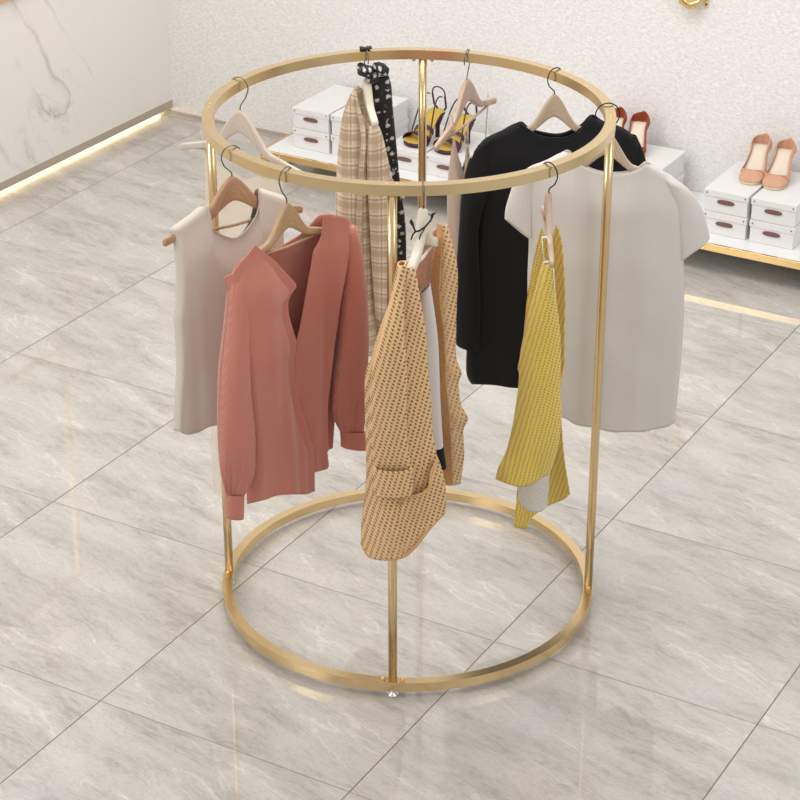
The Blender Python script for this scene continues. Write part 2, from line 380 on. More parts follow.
# ------------------------------------------------------------------ hangers
def smooth(x, a, b):
    t = max(0, min(1, (x - a) / (b - a))); return t * t * (3 - 2 * t)
def hanger(ang, th, za, L, h, wood, steel, label, hook_deg=None, bar=.82, side=1, hookr=.026, group='wooden hangers hooked on the round rack', thick=.0055, mid=.060, tip=.018, rad=RR):
    ra = math.radians(ang); base = (rad * math.cos(ra), rad * math.sin(ra))
    e = empty('clothes_hanger', (base[0], base[1], za), label, 'hanger', group)
    pl = Plane(base, th)
    # wooden body
    b = WB(); rows = []; uvs = []; n = 64
    for i in range(n + 1):
        x = -1 + 2 * i / n; a = abs(x)
        zt = za - h * (.60 * smooth(a, .0, .50) + .40 * a ** 1.1)
        lo = zt - (tip + (mid - tip) * (1 - smooth(a, 0, .52)))
        zb = lo
        w = thick * (1 + .35 * (1 - a)); u = x * L
        if i in (0, n): zt -= .004; zb += .004; w *= .7
        c = (zt + zb) / 2; hh = (zt - zb) / 2
        row = []; uv = []
        for k in range(12):
            ph = 2 * PI * k / 12 + PI / 12; cx, sx = math.cos(ph), math.sin(ph)
            row.append(pl.P(u, c + hh * math.copysign(abs(sx) ** .35, sx), w * math.copysign(abs(cx) ** .4, cx))); uv.append((u, c + hh * sx - zt))
        rows.append(row); uvs.append(uv)
    b.grid(rows, uvs, True, True, True); b.build('arms', wood, e)
    if bar:
        b = WB(); zt = za - h * (.60 * smooth(bar, 0, .5) + .40 * bar ** 1.1) - tip * .7
        b.tube([pl.P(-L * bar, zt + .002, 0), pl.P(0, zt - .003, 0), pl.P(L * bar, zt + .002, 0)], .0036, 10); b.build('trouser_bar', wood, e)
    # hook
    hk = Plane(base, hook_deg if hook_deg is not None else ang)
    r = hookr; zc = H - math.sqrt(max(1e-6, (r - .0016) ** 2 - (TR / 2) ** 2)) + .0005
    pts = [(0, za - .012), (0, za + .004)]
    # s-curve from the stem out to the arc, over the bar and down
    s0 = math.radians(-35)
    ex, ez = side * r * math.cos(s0), zc + r * math.sin(s0)
    for k in range(1, 7):
        t = k / 7; pts.append((ex * smooth(t, 0, 1), za + .004 + (ez - za - .004) * t))
    for k in range(0, 25):
        a = s0 + (math.radians(200) - s0) * k / 24; pts.append((side * r * math.cos(a), zc + r * math.sin(a)))
    b = WB(); b.tube([hk.P(u, z, 0) for u, z in pts], .0016, 8); b.build('hook', steel, e)
    return e, pl, base

# ------------------------------------------------------------------ cloth
def catmull(P, n=10, lin_=False):
    if lin_ or len(P) < 3: return list(P)
    out = []
    for i in range(len(P) - 1):
        p0 = P[max(i - 1, 0)]; p1 = P[i]; p2 = P[i + 1]; p3 = P[min(i + 2, len(P) - 1)]
        for k in range(n):
            t = k / n; t2 = t * t; t3 = t2 * t
            out.append(tuple(.5 * (2 * p1[j] + (p2[j] - p0[j]) * t + (2 * p0[j] - 5 * p1[j] + 4 * p2[j] - p3[j]) * t2 + (3 * p1[j] - p0[j] - 3 * p2[j] + p3[j]) * t3) for j in (0, 1)))
    out.append(tuple(P[-1])); return out
class Poly:
    def __init__(s, pts, lin_=False):
        s.p = catmull(pts, 8, lin_); s.c = [0]
        for a, b in zip(s.p, s.p[1:]): s.c.append(s.c[-1] + math.hypot(a[0] - b[0], a[1] - b[1]))
        s.L = s.c[-1] or 1e-9
    def __call__(s, t):
        x = t * s.L; lo, hi = 0, len(s.c) - 1
        while hi - lo > 1:
            m_ = (lo + hi) // 2
            if s.c[m_] <= x: lo = m_
            else: hi = m_
        d = s.c[hi] - s.c[lo]; f_ = (x - s.c[lo]) / d if d > 1e-9 else 0; f_ = max(0, min(1, f_))
        a, b = s.p[lo], s.p[hi]; return (a[0] + (b[0] - a[0]) * f_, a[1] + (b[1] - a[1]) * f_)
def nz(x, y, z=0): return noise.noise(Vector((x, y, z)))
def fold(u, z, t, seed, amp, freq=16):
    """soft vertical folds that deepen towards the hem"""
    w = .25 + .75 * t
    return amp * w * (nz(u * freq, z * 1.1, seed) * 1.1 + .45 * nz(u * freq * 2.1, z * 2.2, seed + 7)) + amp * .35 * nz(u * 9, z * 9, seed + 3)
def sheet(b, pl, top, right, bottom, left, off=0, D=lambda s, t: 0, seed=1, amp=.004, freq=16, nS=44, nT=60, lin_=False, edgefold=.3):
    f = lambda ps: Poly([pl.uz(q, off) for q in ps], lin_)
    T, R, B_, L = f(top), f(right), f(bottom), f(left); tdip = 1.7
    # blend corners so neighbouring edges agree
    rows = []; uvs = []
    P00, P10, P01, P11 = T(0), T(1), B_(0), B_(1)
    for i in range(nT + 1):
        t = i / nT; row = []; uv = []
        for j in range(nS + 1):
            s = j / nS; a, c, d, e = T(s), B_(s), L(t), R(t)
            wt = (1 - t) ** tdip; a = (P00[0] * (1 - s) + P10[0] * s, P00[1] * (1 - s) + P10[1] * s) if wt == 0 else a
            if 0 < t < 1:
                l0 = (P00[0] * (1 - s) + P10[0] * s, P00[1] * (1 - s) + P10[1] * s); q_ = wt / (1 - t); a = (l0[0] + (a[0] - l0[0]) * q_, l0[1] + (a[1] - l0[1]) * q_)
            u = (1 - t) * a[0] + t * c[0] + (1 - s) * d[0] + s * e[0] - ((1 - s) * (1 - t) * P00[0] + s * (1 - t) * P10[0] + (1 - s) * t * P01[0] + s * t * P11[0])
            z = (1 - t) * a[1] + t * c[1] + (1 - s) * d[1] + s * e[1] - ((1 - s) * (1 - t) * P00[1] + s * (1 - t) * P10[1] + (1 - s) * t * P01[1] + s * t * P11[1])
            k = edgefold + (1 - edgefold) * min(1, 5 * min(s, 1 - s))
            se = max(0, min(1, (u - d[0]) / ((e[0] - d[0]) or 1e-9))); k2 = min(1, 12 * min(s, 1 - s)); se = s * (1 - k2) + se * k2
            dl = D(se, t) + fold(u, z, t, seed, amp, freq) * k; dd = off + dl; z += dl * .5 * smooth(t, .3, 1)
            row.append(pl.P(u, z, dd)); uv.append((u, z))
        rows.append(row); uvs.append(uv)
    b.grid(rows, uvs)
def tubecloth(b, pl, left, right, off=0, depth=.03, gather=0, seed=1, amp=.004, freq=14, nT=60, n=40, lin_=False, power=.75, dfun=None, close_top=False, offfun=None):
    """a closed loop of cloth between two outlines: sleeve, trouser leg, draped side"""
    f = lambda ps: Poly([pl.uz(q, off) for q in ps], lin_)
    L, R = f(left), f(right); rows = []; uvs = []
    for i in range(nT + 1):
        t = i / nT; a, c = L(t), R(t); cu, cz = (a[0] + c[0]) / 2, (a[1] + c[1]) / 2; hu, hz = (c[0] - a[0]) / 2, (c[1] - a[1]) / 2
        hw = math.hypot(hu, hz); dp = min(depth, hw * .95) if dfun is None else dfun(t)
        row = []; uv = []; o2 = off + (offfun(t) if offfun else 0)
        for k in range(n):
            ph = 2 * PI * k / n; cx, sx = math.cos(ph), math.sin(ph); x = cx; y = math.copysign(abs(sx) ** power, sx)
            u = cu + hu * x; z = cz + hz * x; fd = fold(u + (.37 if sx > 0 else 0), z, t, seed, amp, freq) * abs(sx)
            if gather: g_ = 1 - gather * smooth(t, .7, .95) * (.5 + .5 * math.cos(ph * 13)); u = cu + (u - cu) * (.5 + .5 * g_); y *= g_
            row.append(pl.P(u, z, o2 + y * dp + fd)); uv.append((cu + hu * x if sx >= 0 else cu - hu * x + 2 * hw, cz))
        rows.append(row); uvs.append(uv)
    b.grid(rows, uvs, True, close_top, False)
def bulge(A, B, p=.6, t0=.12, neck=(0, 1)):
    def D(s, t):
        r = smooth(s, neck[0] - .04, neck[0] + .02) * (1 - smooth(s, neck[1] - .02, neck[1] + .04)) if neck != (0, 1) else 1
        side = min(1, 30 * min(s, 1 - s))
        return A * side * (r + (1 - r) * smooth(t, 0, .016)) + (B - A) * smooth(t, 0, t0) * max(0, math.sin(PI * s)) ** p
    return D

# ================================================================== sheer dress (back left)
h1, P1, B1 = hanger(-178.8, -3, 1.291, .2, .13, W_PALE, STEEL, 'pale wooden hanger at the back left of the ring carrying a sheer cream slip', side=-1)
d = empty('slip_dress', (B1[0], B1[1], .35), 'sheer cream slip hanging behind the beige tank top at the left post', 'dress')
b = WB()
PS = Plane(B1, -3)
def slip(off, sg):
    sheet(b, PS, [(205, 158), (222, 166), (244, 178), (262, 176), (283, 182)], [(283, 182), (284, 260), (283, 350), (281, 430), (280, 497)], [(214, 492), (235, 500), (258, 496), (280, 497)], [(205, 158), (206, 230), (208, 320), (211, 430), (214, 492)], 0, bulge(.004 * sg, .022 * sg), seed=5 + off, amp=.006)
slip(0, 1); slip(1, -1)
b.build('body', SHEER, d)
for q0, q1 in (((207, 160), (203, 128)), ((281, 181), (281, 147))):
    b = WB(); a = PS.uz(q0); c = PS.uz(q1); b.tube([PS.P(a[0], a[1], 0), PS.P((a[0] + c[0]) / 2, (a[1] + c[1]) / 2, .006), PS.P(c[0], c[1], .009)], .0016, 6); b.build('strap', SHEER, d)

# ================================================================== beige tank
h2, P2, B2 = hanger(-117.6, 64, 1.303, .188, .115, W_WARM, STEEL, 'warm oak hanger inside the beige sleeveless top on the left front', side=1, tip=.02)
d = empty('tank_top', (B2[0], B2[1], .7), 'pale beige sleeveless linen top hanging left of the coral cardigan', 'top')
b = WB()
Lft = [(168, 230), (173, 237), (174.5, 252), (176, 272), (175.5, 302), (173.5, 318), (174.5, 330), (176.5, 365), (175, 402), (174, 430)]
Rgt = [(287, 197), (284, 222), (283, 260), (279, 300), (274, 350), (268, 412)]
hemF = [(174, 430), (182, 435), (193, 433), (201, 428.5), (210, 426), (230, 424), (250, 420), (268, 412)]
topF = [(168, 230), (186, 217), (204, 204.5), (205.5, 219), (212, 229), (224, 235), (233, 236), (242, 230), (249, 221), (254, 212), (256.5, 200), (257, 188.5), (272, 192), (287, 197)]
sheet(b, P2, topF, Rgt, hemF, Lft, 0, bulge(.012, .034, .6, .2, (.30, .75)), seed=11, amp=.006, freq=15, nS=80, lin_=False)
topB = [(168, 230), (186, 217), (204, 205), (207, 226), (216, 237), (226, 241), (235, 241), (243, 236), (249, 228), (253, 218), (256, 203), (258, 189), (272, 192), (287, 197)]
hemB = [(174, 429), (186, 429), (200, 422), (216, 419), (234, 418), (250, 415), (268, 411)]
sheet(b, P2, topB, Rgt, hemB, Lft, 0, bulge(-.012, -.034, .6, .2, (.30, .75)), seed=13, amp=.005, nS=80)
b.build('body', LINEN, d, solid=.0018, weld=True)
b = WB()
T = Poly([P2.uz(q, .0) for q in topF[2:12]]); b.tube([P2.P(*T(k / 50), .012 + .002) for k in range(51)], .0016, 6); b.build('neck_binding', LINEN, d)

# ================================================================== coral cardigan
h3, P3, B3 = hanger(-94.7, 76, 1.292, .135, .10, W_OAK, STEEL, 'oak hanger inside the coral cardigan at the front left', side=1, tip=.018)
d = empty('cardigan', (B3[0], B3[1], .55), 'coral pink knitted cardigan with puffed sleeves hanging at the front left', 'cardigan')
P3 = Plane(B3, 70)
# back
b = WB()
sheet(b, P3, [(232, 282), (246, 258), (258, 249), (270, 250), (282, 246.5), (298, 237), (312, 224), (321, 215.5), (338, 216), (354, 230)], [(354, 230), (349, 265), (343, 310), (338, 370), (333, 448)], [(254, 497), (275, 486), (296, 474), (312, 462), (333, 448)], [(232, 282), (236, 330), (244, 390), (250, 440), (254, 497)],
      -.022, bulge(-.004, -.02, .6), seed=21, amp=.006, nS=60)
b.build('back_panel', PINK, d, solid=.003)
# left front panel, lapping over
b = WB()
LF_L = [(231, 282), (235, 300), (237, 330), (243, 382), (248, 420), (252, 465), (254, 503.5)]
LF_R = [(255, 245), (262, 250.5), (274, 260), (285, 272), (296, 285), (291, 294), (288, 303), (289, 316), (293, 330), (296, 342), (294.5, 352), (293.5, 362), (295, 380), (300, 402), (305, 420), (310, 438), (314, 452), (314.5, 491)]
sheet(b, P3, [(231, 282), (236, 270), (246, 257), (255, 245)], LF_R, [(254, 503.5), (262, 500), (274, 495.5), (295, 494.8), (306, 494), (314.5, 491)], LF_L, .03, lambda s, t: .022 * math.sin(PI * min(1, s * 1.15)) ** .7 * smooth(t, 0, .15) - .028 * (1 - smooth(s, 0, .16)), seed=23, amp=.013, freq=20, nS=56, nT=90)
b.build('front_panel', PINK, d, solid=.003)
b = WB()
RF_L = [(324, 214.5), (323, 226), (321, 238), (317, 246), (313.5, 251), (311, 265), (308, 280), (304, 302), (300, 324), (296, 340), (288, 360), (284, 390), (288, 425), (298, 450), (308, 473)]
sheet(b, P3, [(324, 214.5), (334, 215), (346, 218), (355, 227)], [(355, 227), (352, 262), (344, 300), (340, 340), (335, 382), (332, 408), (330, 448)], [(308, 473), (318, 471), (325.5, 467), (325, 452), (330, 448)], RF_L, .015, lambda s, t: .016 * math.sin(PI * s) ** .7 * smooth(t, 0, .15) - .020 * smooth(s, .8, 1), seed=27, amp=.012, freq=20, nS=50, nT=90)
b.build('front_panel', PINK, d, solid=.003)
# sleeves
b = WB()
tubecloth(b, P3, [(235, 272), (230, 295), (227, 332), (222.5, 372), (220.5, 420), (220.5, 462), (224, 486), (228, 497)], [(250, 256), (247, 300), (246, 340), (247, 382), (252, 430), (254, 460), (252, 478), (243, 496)], .016, .034, .35, seed=31, amp=.010, freq=13, dfun=lambda t: .012 + .022 * math.sin(PI * min(1, t * 1.05)) ** .6)
slv = b.build('sleeve', PINK, d, solid=.003)
b = WB()
tubecloth(b, P3, [(227.5, 495), (227.5, 507), (227.5, 518)], [(242.5, 494), (242.5, 506), (242, 518)], .016, .013, seed=31, amp=.001, nT=8); b.build('cuff', PINK, slv, solid=.004)
b = WB()
tubecloth(b, P3, [(345, 231), (345, 262), (342, 300), (340, 340), (336.5, 370), (333, 402), (334, 418), (341, 432)], [(354, 226), (358.5, 244), (362, 278), (365, 320), (365.5, 370), (365.5, 400), (365, 420), (363.5, 433)], .008, .03, .35, seed=37, amp=.009, freq=13, dfun=lambda t: .010 + .022 * math.sin(PI * min(1, t * 1.05)) ** .6, close_top=True)
slv = b.build('sleeve', PINK, d, solid=.003)
b = WB()
tubecloth(b, P3, [(342, 430), (342.5, 438), (343, 447)], [(364, 431), (364.2, 440), (364, 449)], .0, .018, seed=31, amp=.001, nT=8); b.build('cuff', PINK, slv, solid=.004)

# ================================================================== ochre open-knit cardigan (edge on to the camera)
h4, P4, B4 = hanger(-56.4, -79, 1.314, .098, .11, W_CREAM, STEEL, 'cream painted hanger with a black ribbon tied on it, at the front of the ring', side=1, bar=.8, mid=.06, tip=.024, thick=.009)
dv = Vector((math.cos(math.radians(-79)), math.sin(math.radians(-79)), 0)); ob = Vector((B4[0], B4[1], 0))
NP = Plane(ob + dv * .095, 30); FP = Plane(ob - dv * .10, 30)
d = empty('cardigan', (B4[0], B4[1], .45), 'ochre open-knit cardigan with a big pocket hanging side-on at the front', 'cardigan')
b = WB()   # near front panel
sheet(b, NP, [(398, 268), (405, 264.5), (412.5, 266)], [(412.5, 266), (415.5, 274), (418.5, 290), (422, 311), (425.6, 332), (427.2, 365), (430.4, 397), (432, 430), (434.5, 446), (438, 462), (444.5, 486), (446, 504), (444.5, 513)],
      [(361.5, 543), (369, 555.6), (385, 558), (402.5, 555.6), (415, 546), (429, 528.5), (444.5, 513)], [(398, 268), (391.5, 296), (385.5, 314), (379, 332), (372, 356), (365.5, 378), (366, 430), (366.6, 480), (362, 520), (361.5, 543)],
      .0, lambda s, t: .05 * math.sin(PI * s) ** .7 * (.35 + .65 * t), seed=41, amp=.018, freq=13, nS=60, nT=100)
b.build('front_panel', OCHRE, d, solid=.003)
b = WB()   # hem band
T = Poly([NP.uz(q) for q in [(361.5, 543), (369, 555.6), (385, 558), (402.5, 555.6), (415, 546), (429, 528.5), (444.5, 513)]]); pp = [T(k / 60) for k in range(61)]
b.tube([NP.P(u, z + .002 + .025 * max(0, math.sin(PI * k / 60)) ** .7, .05 * max(0, math.sin(PI * k / 60)) ** .7) for k, (u, z) in enumerate(pp)], .0035, 8); b.build('hem_band', OCHRE_D, d)
b = WB()   # inner side of the near half
sheet(b, NP, [(398, 268), (405, 264.5), (412.5, 266)], [(412.5, 266), (418, 290), (424, 335), (427, 365), (429, 397), (431, 430), (434, 470), (438, 500)],
      [(361.5, 540), (385, 535), (410, 520), (438, 500)], [(398, 268), (391.5, 296), (385.5, 314), (379, 332), (372, 356), (365.5, 378), (366, 430), (366.6, 480), (362, 520), (361.5, 540)],
      -.012, lambda s, t: -.02 * math.sin(PI * s), seed=43, amp=.008, nS=40, nT=70)
b.build('side_panel', OCHRE, d, solid=.003)
b = WB()   # near sleeve with turned cuff
tubecloth(b, NP, [(398, 269), (392, 296), (383, 330), (374, 362), (371, 390), (371, 430), (375, 470)], [(406, 268), (404, 300), (404, 332), (406.5, 380), (406, 427), (409, 455), (411, 470)], .045, .022, seed=45, amp=.008, dfun=lambda t: .012 + .02 * math.sin(PI * t) ** .5, offfun=lambda t: -.03 * (1 - smooth(t, 0, .35)))
b.build('sleeve', OCHRE, d, solid=.003)
b = WB()
tubecloth(b, NP, [(374.5, 465), (373.5, 478), (375, 492)], [(411, 466), (412.5, 478), (412, 491.5)], .05, .03, seed=46, amp=.003, nT=14); b.build('cuff', OCHRE, d, solid=.004)
b = WB()   # patch pocket
sheet(b, NP, [(402.5, 492.5), (412, 493.5), (421, 491.5), (428.5, 487), (431, 474), (437.5, 463)], [(437.5, 463), (442, 476), (445, 488), (446.2, 504), (444.5, 511)], [(400, 545), (414, 538), (429, 524), (444.5, 511)], [(402.5, 492.5), (400, 510), (399, 528), (400, 545)], .048, lambda s, t: .014 * math.sin(PI * s) * (1 - t) - .03 * s ** 2 - .01 * t, seed=47, amp=.004, nS=36, nT=36)
pk = b.build('pocket', OCHRE, d, solid=.003)
b = WB(); T = Poly([NP.uz(q, .05) for q in [(402.5, 492.5), (412, 493.5), (421, 491.5), (428.5, 487), (431, 474), (437.5, 463)]])
b.tube([NP.P(*T(k / 40), .056 + .012 * math.sin(PI * k / 40) - .03 * (k / 40) ** 2) for k in range(41)], .0028, 8); b.build('pocket_trim', OCHRE_D, pk)
b = WB()   # far front panel
sheet(b, FP, [(436.5, 223), (441, 222), (447, 224)], [(447, 224), (451.5, 243), (456.2, 262), (457.5, 280), (456.5, 300), (455.6, 332), (456, 358), (461.3, 373), (458.2, 383), (460.5, 404), (467.8, 418.6), (463, 430), (463.8, 455), (460, 484)],
      [(444.5, 484.6), (452, 485), (460, 484)], [(436.5, 223), (438, 230), (437, 246), (434, 262), (432, 284), (432.2, 305), (436, 326), (437, 357), (436, 381), (438.6, 404), (441.5, 430), (443.6, 455), (444.5, 484.6)], 0, lambda s, t: .02 * math.sin(PI * s), seed=51, amp=.006, nS=36, nT=90)
b.build('front_panel', OCHRE, d, solid=.003)
b = WB()   # ribbed front band of far panel
sheet(b, FP, [(436.3, 223), (441, 222.5)], [(441, 222.5), (442.5, 236), (441.5, 252), (440, 284), (441, 305), (444, 326), (446, 357), (446.5, 381), (449, 404), (451, 430), (452, 455), (453, 484.6)],
      [(444.3, 484.8), (453, 484.8)], [(436.3, 223), (437.8, 230), (436.8, 246), (433.8, 262), (431.8, 284), (432, 305), (435.8, 326), (436.8, 357), (435.8, 381), (438.4, 404), (441.3, 430), (443.4, 455), (444.3, 484.8)], .010, lambda s, t: .012 * s, seed=51, amp=.003, nS=10, nT=90)
b.build('front_band', OCHRE_D, d, solid=.003)
b = WB()   # back panel running along the hanger
BP = Plane(ob + Vector((-.02, 0, 0)), -79)
sheet(b, BP, [(439, 226), (430, 236), (420, 252), (408, 268)], [(408, 268), (410, 320), (412, 380), (412, 440), (414, 490)], [(446, 478), (434, 482), (424, 486), (414, 490)], [(439, 226), (440, 290), (443, 360), (446, 420), (446, 478)], 0, lambda s, t: .0, seed=53, amp=.003, nS=40, nT=60)
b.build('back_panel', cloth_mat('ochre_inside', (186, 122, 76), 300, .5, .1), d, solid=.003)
# white vest inside
it = empty('vest_top', (B4[0], B4[1], .6), 'white vest with a dark hem glimpsed inside the ochre open-knit cardigan', 'top')
IP = Plane(ob - dv * .03, 30)
b = WB()
tubecloth(b, IP, [(420, 292), (417, 330), (416, 370), (418, 410), (420, 448)], [(430, 284), (434, 310), (438, 345), (440, 400), (443, 448)], 0, .02, seed=55, amp=.004); b.build('body', WHITE, it, solid=.002)
b = WB()
tubecloth(b, IP, [(420, 446), (421, 456), (424, 467)], [(443, 446), (444.5, 456), (446, 467)], 0, .021, seed=55, amp=.003, nT=12); b.build('hem', BLACK, it, solid=.002)
# ribbon on the hanger
rb = empty('ribbon', (B4[0], B4[1], 1.26), 'thin black ribbon tied round the cream hanger above the ochre cardigan', 'ribbon')
RP = Plane(ob + dv * .02, 30)
b = WB()
def px(pl_, q, off=0): u, z = pl_.uz(q, off); return pl_.P(u, z, off)
b.tube([px(RP, q, .012) for q in ((434, 213), (431, 220), (425, 227), (419, 231), (415.5, 231.5))], .0022, 8)
b.tube([px(RP, q, .014) for q in ((415.5, 231.5), (413, 226), (410.5, 222), (410.5, 220), (412.5, 223), (414, 228), (415.5, 231.5), (412.5, 235), (411, 240))], [.0018, .002, .003, .004, .003, .002, .0025, .002, .0015], 8)
b.tube([px(RP, q, .014) for q in ((428.5, 214), (432, 216), (436, 212.5), (432, 214), (431, 219))], .0016, 8)
b.tube([px(RP, q, .012) for q in ((425, 228), (420, 236), (419, 243))], .0014, 8)
b.build('band', RIBBON, rb)

# ================================================================== yellow knit top
h5, P5, B5 = hanger(-19.3, -60, 1.306, .17, .10, W_TAUPE, DARKST, 'taupe wooden hanger holding the yellow knit top, right of the front', side=1, bar=.84)
dv5 = Vector((math.cos(math.radians(-60)), math.sin(math.radians(-60)), 0)); ob5 = Vector((B5[0], B5[1], 0))
YN = Plane(ob5 + dv5 * .10, 30); YF = Plane(ob5 - dv5 * .06, 30)
d = empty('knit_top', (B5[0], B5[1], .5), 'mustard yellow knitted top hanging edge-on in front of the white tee', 'top')
b = WB()
sheet(b, YN, [(543.4, 262.5), (548, 262), (552.8, 263.4)], [(552.8, 263.4), (556, 300), (560, 340), (560, 384), (561, 416), (558, 445), (550, 473)], [(496, 479), (507, 483), (518, 485.5), (530, 483), (540, 477), (550, 473)],
      [(543.4, 262.5), (536, 290), (528, 320), (521, 352), (519, 384), (514, 420), (507, 450), (499, 467), (496, 479)], .0, lambda s, t: .055 * math.sin(PI * s) ** .7 * (.3 + .7 * t), seed=61, amp=.016, freq=13, nS=60, nT=90)
b.build('front_panel', YELLOW, d, solid=.003)
b = WB()
sheet(b, YF, [(541, 228), (546, 240), (552, 240), (556.5, 225)], [(556.5, 225), (562, 246), (565, 292), (564.5, 330), (564, 365), (560, 388), (561, 416), (564, 456), (570, 494)], [(514, 527), (527, 529), (530, 520), (546, 508), (564, 500), (570, 494)],
      [(541, 228), (533, 265), (527.5, 298), (522.8, 346), (518, 368), (520, 378), (519, 420), (518, 480), (514, 527)], -.01, lambda s, t: -.03 * math.sin(PI * s), seed=63, amp=.008, nS=50, nT=90)
b.build('back_panel', YELLOW, d, solid=.003)
b = WB()
sheet(b, YN, [(519, 470), (535, 465), (550, 460)], [(550, 460), (549, 485), (547, 506)], [(519, 502), (528, 510), (540, 511.5), (547, 506)], [(519, 470), (518, 486), (519, 502)], -.03, lambda s, t: .01 * math.sin(PI * s), seed=65, amp=.004, nS=24, nT=24)
b.build('lining', LINING, d, solid=.002)
b = WB()
for qs in ([(543.2, 262.7), (548, 261.5), (552.8, 263.2)], [(541.5, 238), (545, 236.8), (548, 238.4)]): b.tube([px(YN, q, .008) for q in qs], .0024, 8)
b.tube([px(YN, q, .012) for q in ((552.8, 263), (554.3, 280), (554.3, 298))], .0012, 6)
b.tube([px(YN, q, .006) for q in ((542, 238.5), (543, 250), (544.5, 262))], .0011, 6); b.tube([px(YN, q, .006) for q in ((548.5, 239), (551, 250), (552, 262))], .0011, 6)
b.build('strap_trim', WHITEPL, d)

# ================================================================== plaid shirt + floral scarf
h6, P6, B6 = hanger(133.1, -46, 1.296, .10, .085, W_CREAM, STEEL, 'cream hanger in the plaid shirt at the back of the ring', side=1, bar=0, mid=.05, thick=.009)
dv6 = Vector((math.cos(math.radians(-46)), math.sin(math.radians(-46)), 0)); ob6 = Vector((B6[0], B6[1], 0))
PN = Plane(ob6 + dv6 * .05, 30)
d = empty('plaid_shirt', (B6[0], B6[1], .6), 'beige and brown plaid shirt hanging at the back of the rack', 'shirt')
b = WB()
sheet(b, PN, [(353, 90), (357, 101), (361, 112), (365.5, 120), (370, 125)], [(370, 125), (370, 160), (370, 200), (372, 260), (374, 310), (377, 356)], [(341, 345), (352, 350), (366, 356), (377, 356)],
      [(353, 90), (345.6, 107), (341, 126), (338, 154), (336.6, 180), (335.6, 205), (337, 250), (339, 300), (341, 345)], .02, lambda s, t: .03 * math.sin(PI * s) ** .7 * smooth(t, 0, .3) - .01 * (1 - smooth(s, 0, .15)), seed=71, amp=.010, freq=15, nS=50, nT=90)
b.build('front_panel', PLAID, d, solid=.002)
b = WB()
sheet(b, PN, [(352.5, 90), (358, 88), (366, 100), (376, 121)], [(376, 121), (383, 150), (388, 200), (388, 300), (385, 352)], [(341, 343), (355, 348), (370, 352), (385, 352)], [(352.5, 90), (345.6, 107), (341, 126), (338, 154), (336.6, 180), (335.6, 205), (337, 250), (339, 300), (341, 343)], -.015, lambda s, t: -.03 * math.sin(PI * s), seed=73, amp=.007, nS=40, nT=70)
b.build('back_panel', PLAID, d, solid=.002)
b = WB()
tubecloth(b, PN, [(369.5, 125), (367.5, 150), (367.5, 180), (370, 230), (373, 280), (376, 318)], [(376, 122.5), (381, 132), (386, 152), (391, 182), (392, 240), (390, 300), (386, 320)], .035, .02, seed=75, amp=.007); b.build('sleeve', PLAID, d, solid=.002)
b = WB()
sheet(b, PN, [(353, 90), (354.5, 91)], [(354.5, 91), (361, 116), (366, 140), (364, 170), (362, 220), (362, 300), (364, 354)], [(358, 353), (364, 355)], [(353, 90), (357, 116), (361, 140), (358.5, 170), (356.5, 220), (357, 300), (358, 353)], .058, lambda s, t: -.036 * (1 - smooth(t, 0, .3)), seed=71, amp=.004, nS=6, nT=70)
b.build('placket', PLAID, d, solid=.003)
sc = empty('scarf', (B6[0] + .03, B6[1], .9), 'black scarf with small white flowers knotted on the back of the ring', 'scarf')
SP = Plane(ob6 + Vector((.01, .0, 0)), 30)
b = WB()
tubecloth(b, SP, [(371.5, 80), (373, 100), (377, 122), (384, 146), (390, 168), (395, 192), (397, 230), (397, 262), (397, 300)], [(388.5, 76), (391, 86), (392.5, 107), (395.5, 138), (398, 165), (401, 192), (405, 222), (406, 255), (405, 300)], -.02, .012, seed=81, amp=.006, freq=20, nT=110)
b.build('tail', SCARF, sc, solid=.002, )
b = WB()
def lumpy(c, r, sq, sd):
    o = len(b.v); b.ball(c, r, 12, sq)
    for i in range(o, len(b.v)):
        v = b.v[i]; k = v - Vector(c); b.v[i] = Vector(c) + k * (1 + .22 * nz(k.x * 70, k.y * 70, k.z * 70 + sd)); b.uv[i] = (v.x + v.y, v.z)
lumpy(px(SP, (366, 71), .01), .023, (1, .8, .75), 1); lumpy(px(SP, (380, 69), -.0), .026, (1.0, .7, .75), 5); lumpy(px(SP, (362, 67), .0), .014, (1, 1, .8), 9); lumpy(px(SP, (372, 78), .0), .017, (1, 1, .9), 12)
b.build('knot', SCARF, sc, solid=0)
b = WB()
c0 = Vector((RR * math.cos(math.radians(133.1)), RR * math.sin(math.radians(133.1)), H)); rad = c0.copy(); rad.z = 0; rad.normalize(); tg = Vector((-rad.y, rad.x, 0))
rows = []; uvs = []
for k in range(21):
    a = -.9 + k / 20 * 3.0; p = c0 + Vector((0, 0, -.012)) + (rad * math.cos(a) * .020 + Vector((0, 0, 1)) * math.sin(a) * .021)
    rows.append([p + tg * (w + .003 * nz(k * .7, w * 100)) for w in (-.014, -.007, 0, .007, .014)]); uvs.append([(w, k * .004) for w in (-.014, -.007, 0, .007, .014)])
b.grid(rows, uvs); b.build('loop', SCARF, sc, solid=.003)

